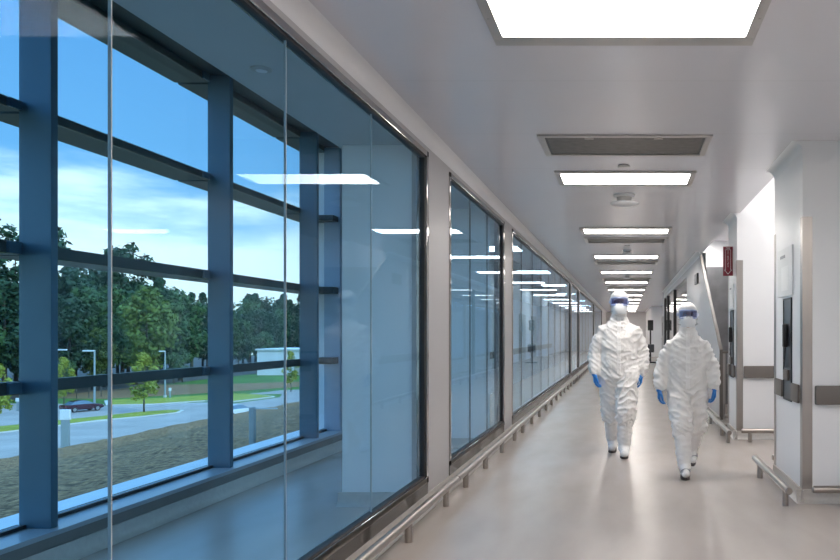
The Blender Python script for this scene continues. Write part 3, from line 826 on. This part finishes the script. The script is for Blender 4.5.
    for zz, rz_ in ((-.035, .0), (-.085, .0)):
        for sg in (-1, 1):
            MB().tube([Vector((hx + sg * k * a_, hy + b_ * k, hz + (zz + c_) * k)) for a_, b_, c_ in ((.072, -.062, 0), (.090, -.035, .004), (.101, .0, .010), (.106, .035, .016))], .0038 * k, 6).build('mask_strap', M['strap'], mko, smooth=True)
    ring = []
    for q in range(29):
        a = 2 * PI * q / 28
        x_ = .078 * k * math.sin(a); z_ = hz - .028 * k + .092 * k * math.cos(a)
        h = bv.ray_cast(Vector((hx + x_, -1.5, z_)), Vector((0, 1, 0)))
        ring.append(Vector((hx + x_, min((h[0].y if h[0] else hy) + .003, hy - .03), z_)))
    MB().tube(ring, .0065 * k, 8, cap=False).build('hood_edge', M['boot'], suit, smooth=True)
    # eyes
    for s in (-1, 1):
        ey = MB().ell((hx + s * .031 * k, hy - .078 * k, hz + .016 * k), (.013 * k, .012 * k, .010 * k), 12, 8).build('eye', M['eye'], body, smooth='all')
        MB().ell((hx + s * .031 * k, hy - .0865 * k, hz + .016 * k), (.006 * k, .005 * k, .006 * k), 10, 6).build('iris', M['iris'], ey, smooth='all')
    return body

V = Vector
# the woman-sized walker beside the piers
PA = dict(s=.93, seed=3.1, head=(.008, -.02, 1.495), hs=.98, arm_r=1.0, straps=True, hem=.06,
    J=dict(neck=V((.005, .0, 1.325)), pel=V((.0, .01, .9)), shL=V((-.158, .0, 1.225)), shR=V((.158, .0, 1.225)),
        elL=V((-.232, .03, 1.015)), wrL=V((-.262, -.06, .815)), elR=V((.245, .05, 1.02)), wrR=V((.265, .0, .825)),
        hipL=V((-.085, .0, .83)), hipR=V((.085, .02, .83)), knL=V((-.055, -.16, .475)), anL=V((-.030, -.15, .105)),
        knR=V((.095, .06, .47)), anR=V((.085, .40, .200))),
    hdL=(-.03, -.10, -1), hdR=(-.02, .05, -1), curlL=1.0, curlR=.9, footL=(-.02, -1, -.02), footR=(.02, -.80, -.62))
make_person((.565, 7.2, 0), 0, PA, 'person in white coverall striding beside the white piers, goggles and blue gloves on')
PB = dict(hem=.16, s=1.02, seed=8.4, head=(.004, -.02, 1.655), hs=1.08, arm_r=1.02,
    J=dict(neck=V((.0, .0, 1.47)), pel=V((.0, .01, 1.0)), shL=V((-.180, .0, 1.365)), shR=V((.180, .0, 1.365)),
        elL=V((-.262, .05, 1.12)), wrL=V((-.262, -.04, .905)), elR=V((.262, .06, 1.13)), wrR=V((.245, .02, .90)),
        hipL=V((-.095, .02, .92)), hipR=V((.095, .0, .92)), knL=V((-.085, .10, .50)), anL=V((-.075, .40, .115)),
        knR=V((.075, -.10, .50)), anR=V((.055, -.02, .105))),
    hdL=(.05, -.10, -1), hdR=(-.08, -.03, -1), curlL=1.0, curlR=.9, footL=(-.03, -1, -.12), footR=(.03, -1, -.02))
make_person((-.087, 8.25, 0), 0, PB, 'taller person in white coverall walking mid corridor beside the glass wall')

# ------------------------------------------------------------------ outside
GZ0 = -7.85
def U(px, y, z=GZ0, dz=0):
    d = (CAMZ - z) * F / (y - 333.0)
    return Vector(((px - 627) / F * d, d, z + dz))
struct(MB().box((-260, -60, GZ0 - .5), (-26, 320, GZ0)).build('lawn', M['lawn']), 'green lawn spreading below the building', 'lawn')
# mulch bank: a real slope away from the building
g = MB(); nx, ny = 110, 290
xs = [-3.86 - (32 * (i / nx) ** 1.1) for i in range(nx + 1)]
ys = [-6 + 110 * (j / ny) ** 1.25 for j in range(ny + 1)]
vs = []
for yv in ys:
    for xv in xs:
        t = (-xv - 3.86)
        z = .10 - .172 * t if t < 16 else .10 - .172 * 16 - .42 * (t - 16) - .004 * (t - 16) ** 2
        z += .10 * noise.noise(Vector((xv * .5, yv * .35, 0))) * min(1, t / 3) + .05 * noise.noise(Vector((xv * 1.7, yv * 1.3, 4))) * min(1, t / 2)
        z += .05 * noise.noise(Vector((xv * 3.1, yv * 2.6, 9))) * min(1, t / 1.5) + .025 * noise.noise(Vector((xv * 6.3, yv * 5.3, 2))) * min(1, t / 1.5)
        z -= max(0, yv - 25) * .010 * min(1, t / 10)
        vs.append((xv, yv, z))
fs = [(j * (nx + 1) + i, j * (nx + 1) + i + 1, (j + 1) * (nx + 1) + i + 1, (j + 1) * (nx + 1) + i) for j in range(ny) for i in range(nx)]
g.add(vs, fs)
struct(g.build('mulch_bank', M['mulch'], smooth='all'), 'brown mulch bank sloping away under the windows', 'bank')
def poly(pts, z0, z1, name, mt, label, cat):
    p = [U(a, b) for a, b in pts]
    return struct(MB().prism([(q.x, q.y) for q in p], 'z', z0, z1).build(name, mt), label, cat)
poly([(-260, 404), (-100, 403), (0, 403.5), (58, 404), (107, 406), (205, 402.5), (232, 404), (280, 397.5), (282, 394), (245, 394.5), (280, 390.5), (330, 388.5), (345, 404), (300, 425), (200, 445), (60, 480), (-260, 520)], GZ0, GZ0 + .03, 'road', M['asphalt'], 'grey asphalt car park and curving road', 'road')
def island(pts, label):
    p = [U(a, b) for a, b in pts]
    r = struct(empty('verge', (0, 0, 0)), label, 'verge')
    MB().prism([(q.x, q.y) for q in p], 'z', GZ0, GZ0 + .14).build('kerb', M['kerbstone'], r)
    c = sum(p, Vector()) / len(p)
    p2 = [q + (c - q).normalized() * .45 for q in p]
    MB().prism([(q.x, q.y) for q in p2], 'z', GZ0 + .1, GZ0 + .19).build('turf', M['verge'], r)
island([(-60, 433), (0, 428), (58, 421.5), (100, 417.5), (140, 413.2), (172, 411), (184, 411), (180, 413), (150, 416.5), (100, 421.5), (58, 426.5), (0, 433.5), (-60, 440)], 'narrow grass island edged with pale kerb along the road')
island([(104, 401.5), (150, 399.5), (207, 396), (232, 394.2), (262, 395.5), (275, 397.3), (258, 399.5), (232, 402.5), (205, 401.5), (150, 405), (106, 406)], 'sunny grass strip on the far side of the car park')
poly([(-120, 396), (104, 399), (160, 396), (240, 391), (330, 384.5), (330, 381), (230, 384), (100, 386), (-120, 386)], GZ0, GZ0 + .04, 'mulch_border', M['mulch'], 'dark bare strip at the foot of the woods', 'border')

# parking bay lines on the lot
for k in range(6):
    a = U(112 + 17 * k, 408.6 - .75 * k); dvec = Vector((.35, 4.6, 0)) * (1 if k < 5 else .8)
    n_ = Vector((dvec.y, -dvec.x, 0)).normalized() * .07
    pts = [a - n_, a + n_, a + dvec + n_, a + dvec - n_]
    o = MB().prism([(q.x, q.y) for q in pts], 'z', GZ0 + .03, GZ0 + .036).build('road_marking', M['kerbstone'])
    struct(o, 'painted line of a parking bay, %s beyond the maroon car' % ORD[k], 'road marking')

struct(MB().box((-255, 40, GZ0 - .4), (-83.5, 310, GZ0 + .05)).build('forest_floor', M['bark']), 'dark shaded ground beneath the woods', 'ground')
# trees
def crown_mesh(name, mt, H, shape, cards, seed, size):
    rnd = random.Random(seed)
    blobs = []
    if shape == 'cone':
        for k in range(46):
            t = rnd.random() ** .8; z = H * (.22 + .76 * t); r = H * .20 * (1 - t) ** .8 * rnd.uniform(.5, 1.)
            a = rnd.uniform(0, 2 * PI); blobs.append((Vector((r * math.cos(a), r * math.sin(a), z)), H * .065 * (1.25 - .75 * t)))
    elif shape == 'pine':
        for k in range(30):
            t = rnd.random(); z = H * (.52 + .46 * t); r = H * .17 * (1 - t * .7) * rnd.uniform(.3, 1.)
            a = rnd.uniform(0, 2 * PI); blobs.append((Vector((r * math.cos(a), r * math.sin(a), z)), H * .05 * rnd.uniform(.7, 1.2)))
    elif shape == 'round':
        for k in range(44):
            a = rnd.uniform(0, 2 * PI); t = rnd.uniform(-1, 1); rr = math.sqrt(1 - t * t) * rnd.uniform(.45, 1)
            blobs.append((Vector((H * .23 * rr * math.cos(a), H * .23 * rr * math.sin(a), H * (.60 + .33 * t))), H * .085 * rnd.uniform(.7, 1.2)))
    elif shape == 'vase':      # young street tree, narrow foot, upright
        for k in range(40):
            t = rnd.random(); z = H * (.26 + .72 * t); w = H * .24 * math.sin(PI * min(1, .18 + .80 * t)) ** 1.1 * (1 if t < .6 else 1.15 - .6 * (t - .6) * 2)
            a = rnd.uniform(0, 2 * PI); r = w * rnd.uniform(.1, 1); blobs.append((Vector((r * math.cos(a), r * math.sin(a), z)), H * .055))
    vs, fs = [], []
    for k in range(cards):
        c, r = blobs[rnd.randrange(len(blobs))]
        d = Vector((rnd.gauss(0, 1), rnd.gauss(0, 1), rnd.gauss(0, 1))).normalized()
        p = c + d * r * rnd.uniform(.55, 1.1) * Vector((1, 1, 1)).length / 1.5
        n = (d + Vector((rnd.gauss(0, .5), rnd.gauss(0, .5), rnd.gauss(0, .5) + .3))).normalized()
        u = n.orthogonal().normalized(); u = Matrix.Rotation(rnd.uniform(0, 2 * PI), 3, n) @ u; v = n.cross(u)
        s = size * rnd.uniform(.6, 1.3); b = len(vs)
        vs += [p - u * s * .5, p + v * s * .28 - n * s * .06, p + u * s * .5, p - v * s * .28 - n * s * .06]
        fs.append((b, b + 1, b + 2, b + 3))
    me = bpy.data.meshes.new(name)
    me.from_pydata([tuple(v) for v in vs], [], fs); me.materials.append(mt); me.update()
    return me
def trunk_mb(H, r, top, seed, branches=7):
    rnd = random.Random(seed); g = MB()
    g.tube([(0, 0, -.3), (rnd.uniform(-.1, .1) * r, 0, H * .3), (rnd.uniform(-.8, .8) * r, rnd.uniform(-.8, .8) * r, H * .6), (0, 0, H * top)], [r * 1.2, r * .85, r * .55, r * .12], 9)
    for k in range(branches):
        z = H * rnd.uniform(.35, .8); a = rnd.uniform(0, 2 * PI); l = H * .14
        g.tube([(0, 0, z), (l * .6 * math.cos(a), l * .6 * math.sin(a), z + l * .35), (l * math.cos(a), l * math.sin(a), z + l * .8)], [r * .3, r * .18, r * .06], 6)
    return g
def tree_proto(name, mt, H, shape, cards, seed, size, r, top=.9):
    root = empty(name)
    o = bpy.data.objects.new('crown', crown_mesh('crown', mt, H, shape, cards, seed, size)); COL.objects.link(o); o.parent = root
    trunk_mb(H, r, top, seed).build('trunk', M['bark'], root, smooth='all')
    return root
KIND = [
    ('pine_tree', M['leafdark'], 21, 'pine', 1500, 1, .85, .22, 'tall dark pine with bare lower trunk in the woods', 'tall pines in the woods'),
    ('conifer_tree', M['leafdark'], 20, 'cone', 2600, 2, .85, .25, 'dense dark conifer in the woods beyond the car park', 'dense dark conifers in the woods'),
    ('oak_tree', M['leafmid'], 17, 'round', 2600, 3, .85, .3, 'mid green rounded broadleaf tree in the woods', 'rounded broadleaf trees in the woods'),
    ('broadleaf_tree', M['leafdark'], 18, 'round', 2600, 4, .85, .3, 'dark rounded broadleaf tree in the woods', 'dark broadleaf trees in the woods'),
    ('edge_tree', M['leafpale'], 8, 'round', 1500, 5, .55, .14, 'low pale green tree along the front edge of the woods', 'low trees at the edge of the woods'),
]
protos = [tree_proto(*k[:8]) for k in KIND]
used = [False] * len(KIND)
def put(i, x, y, sc, label=None, rz=None, group=True):
    if not used[i]: o = protos[i]; used[i] = True
    else: o = copy_tree(protos[i])
    o.location = (x, y, GZ0 - .05); s = sc * 1.12; o.scale = (s * random.uniform(.9, 1.15), s * random.uniform(.9, 1.15), s)
    o.rotation_euler = (0, 0, random.uniform(0, 6.28) if rz is None else rz)
    tag(o, label or KIND[i][8], 'tree')
    if label: 
        if 'group' in o: del o['group']
    else: tag(o, group=KIND[i][9])
    return o
rs = random.Random(21)
yv = 62.
while yv < 262:
    far = yv > 148; hs = .84 if far else 1.; ox = -9 if far else 0
    i = rs.choice([1, 2, 3, 3, 2])
    put(i, -87 + ox + rs.uniform(-3, 2), yv, rs.uniform(.72, 1.0) * hs)
    i = rs.choice([1, 3, 2, 1] if far else [0, 1, 3, 0])
    put(i, -95 + ox + rs.uniform(-3, 3), yv + rs.uniform(-1, 3), rs.uniform(.95, 1.18) * hs)
    if rs.random() < .75: put(rs.choice([1, 3]), -103 + ox + rs.uniform(-3, 3), yv + rs.uniform(-2, 2), rs.uniform(.95, 1.12) * hs)
    if rs.random() < .55 and not 158 < yv < 184: put(4, -81.5 + ox * .5 + rs.uniform(-1.5, 1.5), yv + rs.uniform(0, 3), rs.uniform(.6, 1.05))
    yv += (4.4 if far else 5.2) + yv * .004
# trees that stand out
bt = tree_proto('bright_tree', M['leafyellow'], 15, 'round', 2600, 11, .7, .22)
def put_new(o, px, ybase, H0, ytop, label, dz=0):
    p = U(px, ybase); h = (ybase - ytop) / F * p.y
    o.location = (p.x, p.y, GZ0 + dz); s = h / H0; o.scale = (s, s, s)
    tag(o, label, 'tree')
put_new(bt, 146, 392, 15, 287, 'tall yellow-green tree standing out from the dark woods')
o = copy_tree(bt); put_new(o, 97, 391, 15, 328, 'lower yellow-green tree between the lamp posts and dark woods')
o = copy_tree(protos[4]); put_new(o, 263, 370.7, 8, 331, 'round pale tree showing above the left end of the white building')
yt = tree_proto('young_tree', M['leafbright'], 6, 'vase', 1100, 14, .34, .06, .95)
put_new(yt, 144, 413.5, 6, 355, 'young upright yellow-green street tree on the narrow grass island', .15)
yt.scale = (yt.scale[0] * 1.25, yt.scale[1] * 1.25, yt.scale[2])
o = copy_tree(yt); put_new(o, 64, 408, 6, 358, 'young yellow-green street tree behind the maroon car')
o = copy_tree(yt); put_new(o, -2, 431, 6, 366, 'young street tree cut off at the window edge', .15)
o = copy_tree(yt); put_new(o, 291, 392, 6, 352, 'thin young tree in front of the white building')

# lamp posts
def lamp_post(px, ybase, ytop, arm, label):
    p = U(px, ybase); h = (ybase - ytop) / F * p.y
    r = empty('lamp_post', (p.x, p.y, GZ0)); tag(r, label, 'lamp post', 'car park lamp posts')
    MB().tube([(0, 0, .0), (0, 0, .4)], .22, 10).build('base', M['kerbstone'], r)
    MB().tube([(0, 0, .3), (0, 0, h)], [.13, .09], 10).build('pole', M['postmetal'], r, smooth=True)
    MB().bbox((min(0, arm), -.16, h - .12), (max(0, arm), .16, h + .04), .04).build('lamp_head', M['extsill'], r)
lamp_post(94.5, 408, 350.5, -1.4, 'slim car park lamp post standing behind the maroon car')
lamp_post(165, 398, 351, -.8, 'slim car park lamp post beyond the young street tree')
lamp_post(52, 404, 349.5, 1.9, 'car park lamp post whose arm shows beside the window mullion')
# sign posts and bollards
def sign_post(x, y, z, h, label, w=.10, head=True):
    r = empty('sign_post', (x, y, z)); tag(r, label, 'sign post')
    MB().bbox((-w * .5, -.04, -.3), (w * .5, .04, h * .76), .01).build('post', M['postmetal'], r)
    if head: MB().bbox((-w * .62, -.05, h * .72), (w * .62, .05, h), .015).build('sign_head', M['extsill'], r)
    return r
sign_post(-20.1, 27.2, -2.72, 1.32, 'white topped marker post at the crest of the mulch bank', .28)
q = U(20, 411); sign_post(q.x, q.y, GZ0 + .03, 1.5, 'small white sign by the car park beside the window mullion', .8)
q = U(170, 399); sign_post(q.x, q.y, GZ0, 1.55, 'white bollard on the grass strip across the car park', .26)
r = empty('marker_post', (-4.5, 9.13, -.05)); tag(r, 'slim grey post close outside the window by the white car', 'post')
MB().bbox((-.03, -.03, -.2), (.03, .03, .50), .006).build('post', M['postmetal'], r)
MB().bbox((.02, -.008, .475), (.30, .008, .49), .003).build('arm', M['extsill'], r)
# pole trunks along woods: fence stakes
# cars
def car(loc, rz, paint, label):
    r = empty('car', loc, rz); tag(r, label, 'car')
    prof = [(-2.2, .42), (-2.25, .75), (-2.15, .93), (-1.55, .98), (-.2, .98), (.75, .97), (1.75, .86), (2.15, .72), (2.22, .45), (1.85, .28), (-1.9, .28)]
    g = MB(); secs = []
    for yv, s in ((-.90, .90), (-.86, .985), (-.45, 1.), (0, 1.01), (.45, 1.), (.86, .985), (.90, .90)):
        secs.append([Vector((x * (s if abs(x) > 1 else 1), yv, .62 + (z - .62) * s)) for x, z in prof])
    g.rings(secs); g.build('body', paint, r, smooth=True)
    cab = [(-1.75, .97), (-1.15, 1.36), (-.3, 1.44), (.25, 1.38), (1.05, .97)]
    secs = []
    for yv in (-.80, 0, .80):
        secs.append([Vector((x, yv * (1 if z < 1.1 else .74), z)) for x, z in cab])
    MB().rings(secs).build('window_band', M['carglass'], r, smooth=True)
    rf = [(-1.2, 1.345), (-.3, 1.445), (.27, 1.385), (.3, 1.40), (-.3, 1.475), (-1.25, 1.37)]
    MB().prism(rf, 'y', -.60, .60).build('roof', paint, r)
    for x in (-1.35, 1.38):
        for s in (-1, 1):
            w = MB().tube([(x, s * .74, .33), (x, s * .91, .33)], .33, 20).build('wheel', M['tyre'], r, smooth=True)
            MB().tube([(x, s * .90, .33), (x, s * .925, .33)], .21, 16).build('hub', M['rim'], w, smooth=True)
    for s in (-1, 1):
        MB().bbox((-2.27, s * .62 - .15, .70), (-2.15, s * .62 + .15, .85), .02).build('tail_light', M['red'], r)
        MB().bbox((2.08, s * .62 - .16, .62), (2.22, s * .62 + .16, .74), .02).build('head_light', M['extsill'], r)
    return r
q = U(82, 411.5); car((q.x, q.y, GZ0 + .03), math.atan2(.90, .42), M['carred'], 'dark maroon car parked beside the young street tree').scale = (.92, .92, .92)
q = U(236, 417.5); car((q.x, q.y, GZ0 + .03), math.atan2(.9, .3), M['carwhite'], 'white car half hidden behind the mulch bank')
# white building
p = Vector((-80.3, 165, GZ0)); r = empty('storage_building', p); tag(r, 'long low white building at the edge of the lawn', 'building')
MB().box((0, 0, 0), (30, 14, 5.4)).build('wall_block', M['shed'], r)
MB().box((-.3, -.3, 5.4), (30.3, 14.3, 5.75)).build('roof', M['extsill'], r)
MB().box((8, -.06, 0), (10.2, .02, 2.6)).build('shutter', M['greyplastic'], r)
# chain fence behind car: posts
for k in range(5):
    q = U(52 + 12.3 * k, 400.5 - .9 * k)
    o = MB().tube([(0, 0, 0), (0, 0, 1.5)], .06, 8).build('fence_post', M['bark'], loc=(q.x, q.y, GZ0))
    tag(o, 'thin dark post at the edge of the woods behind the maroon car', 'post', 'posts behind the maroon car')

# ------------------------------------------------------------------ sky and sun
w = bpy.data.worlds.new('World'); S.world = w; w.use_nodes = True
t = w.node_tree; t.nodes.clear()
out = t.nodes.new('ShaderNodeOutputWorld'); bg = t.nodes.new('ShaderNodeBackground'); t.links.new(bg.outputs[0], out.inputs[0])
tc = t.nodes.new('ShaderNodeTexCoord'); sx = t.nodes.new('ShaderNodeSeparateXYZ'); t.links.new(tc.outputs['Generated'], sx.inputs[0])
cr = t.nodes.new('ShaderNodeValToRGB'); e = cr.color_ramp.elements
e[0].position = 0.; e[0].color = (.80, .86, .90, 1)
e[1].position = 1.; e[1].color = (.68, 1.12, 1.78, 1)
for pos, c in ((.07, (.52, .64, .75)), (.16, (.20, .40, .62)), (.33, (.145, .325, .57)), (.50, (.62, 1.05, 1.65))):
    n = e.new(pos); n.color = (*c, 1)
t.links.new(sx.outputs['Z'], cr.inputs[0])
mp = t.nodes.new('ShaderNodeMapping'); mp.inputs['Scale'].default_value = (2.4, 2.4, 11); t.links.new(tc.outputs['Generated'], mp.inputs[0])
nz = t.nodes.new('ShaderNodeTexNoise'); nz.inputs['Scale'].default_value = 1.3; nz.inputs['Detail'].default_value = 7; nz.inputs['Roughness'].default_value = .55
t.links.new(mp.outputs[0], nz.inputs[0])
# cloud cover grows towards the horizon
cov = t.nodes.new('ShaderNodeMapRange'); cov.inputs[1].default_value = .05; cov.inputs[2].default_value = .26; cov.inputs[3].default_value = .36; cov.inputs[4].default_value = -.22
t.links.new(sx.outputs['Z'], cov.inputs[0])
ad = t.nodes.new('ShaderNodeMath'); ad.operation = 'ADD'; t.links.new(nz.outputs['Fac'], ad.inputs[0]); t.links.new(cov.outputs[0], ad.inputs[1])
cm = t.nodes.new('ShaderNodeMapRange'); cm.interpolation_type = 'SMOOTHSTEP'; cm.inputs[1].default_value = .50; cm.inputs[2].default_value = .74
t.links.new(ad.outputs[0], cm.inputs[0])
mx = t.nodes.new('ShaderNodeMix'); mx.data_type = 'RGBA'
t.links.new(cm.outputs[0], mx.inputs[0]); t.links.new(cr.outputs[0], mx.inputs[6]); mx.inputs[7].default_value = (1.0, .94, .87, 1)
t.links.new(mx.outputs[2], bg.inputs[0]); bg.inputs[1].default_value = 1.9
sl = bpy.data.lights.new('Sun', 'SUN'); sl.energy = 3.0; sl.angle = math.radians(4); sl.color = (1, .86, .66)
so = bpy.data.objects.new('Sun', sl); COL.objects.link(so)
so.rotation_euler = Vector((-.72, .50, -.46)).to_track_quat('-Z', 'Y').to_euler()

# ------------------------------------------------------------------ camera
cam = bpy.data.cameras.new('Camera'); co = bpy.data.objects.new('Camera', cam); COL.objects.link(co)
cam.sensor_width = 36; cam.sensor_fit = 'HORIZONTAL'; cam.lens = 36 * F / 840
cam.shift_x = -(627 - 420) / 840; cam.shift_y = (333 - 280) / 840
cam.clip_start = .05; cam.clip_end = 1000
co.location = (0, 0, CAMZ); co.rotation_euler = (PI / 2, 0, 0)
S.camera = co
S.view_settings.view_transform = 'Standard'; S.view_settings.look = 'None'; S.view_settings.gamma = 1; S.view_settings.exposure = 0
S.view_settings.use_curve_mapping = False
c = S.cycles
c.max_bounces = 9; c.diffuse_bounces = 5; c.glossy_bounces = 6; c.transparent_max_bounces = 24; c.use_denoising = True
c.sample_clamp_indirect = 8; c.caustics_reflective = False; c.caustics_refractive = False
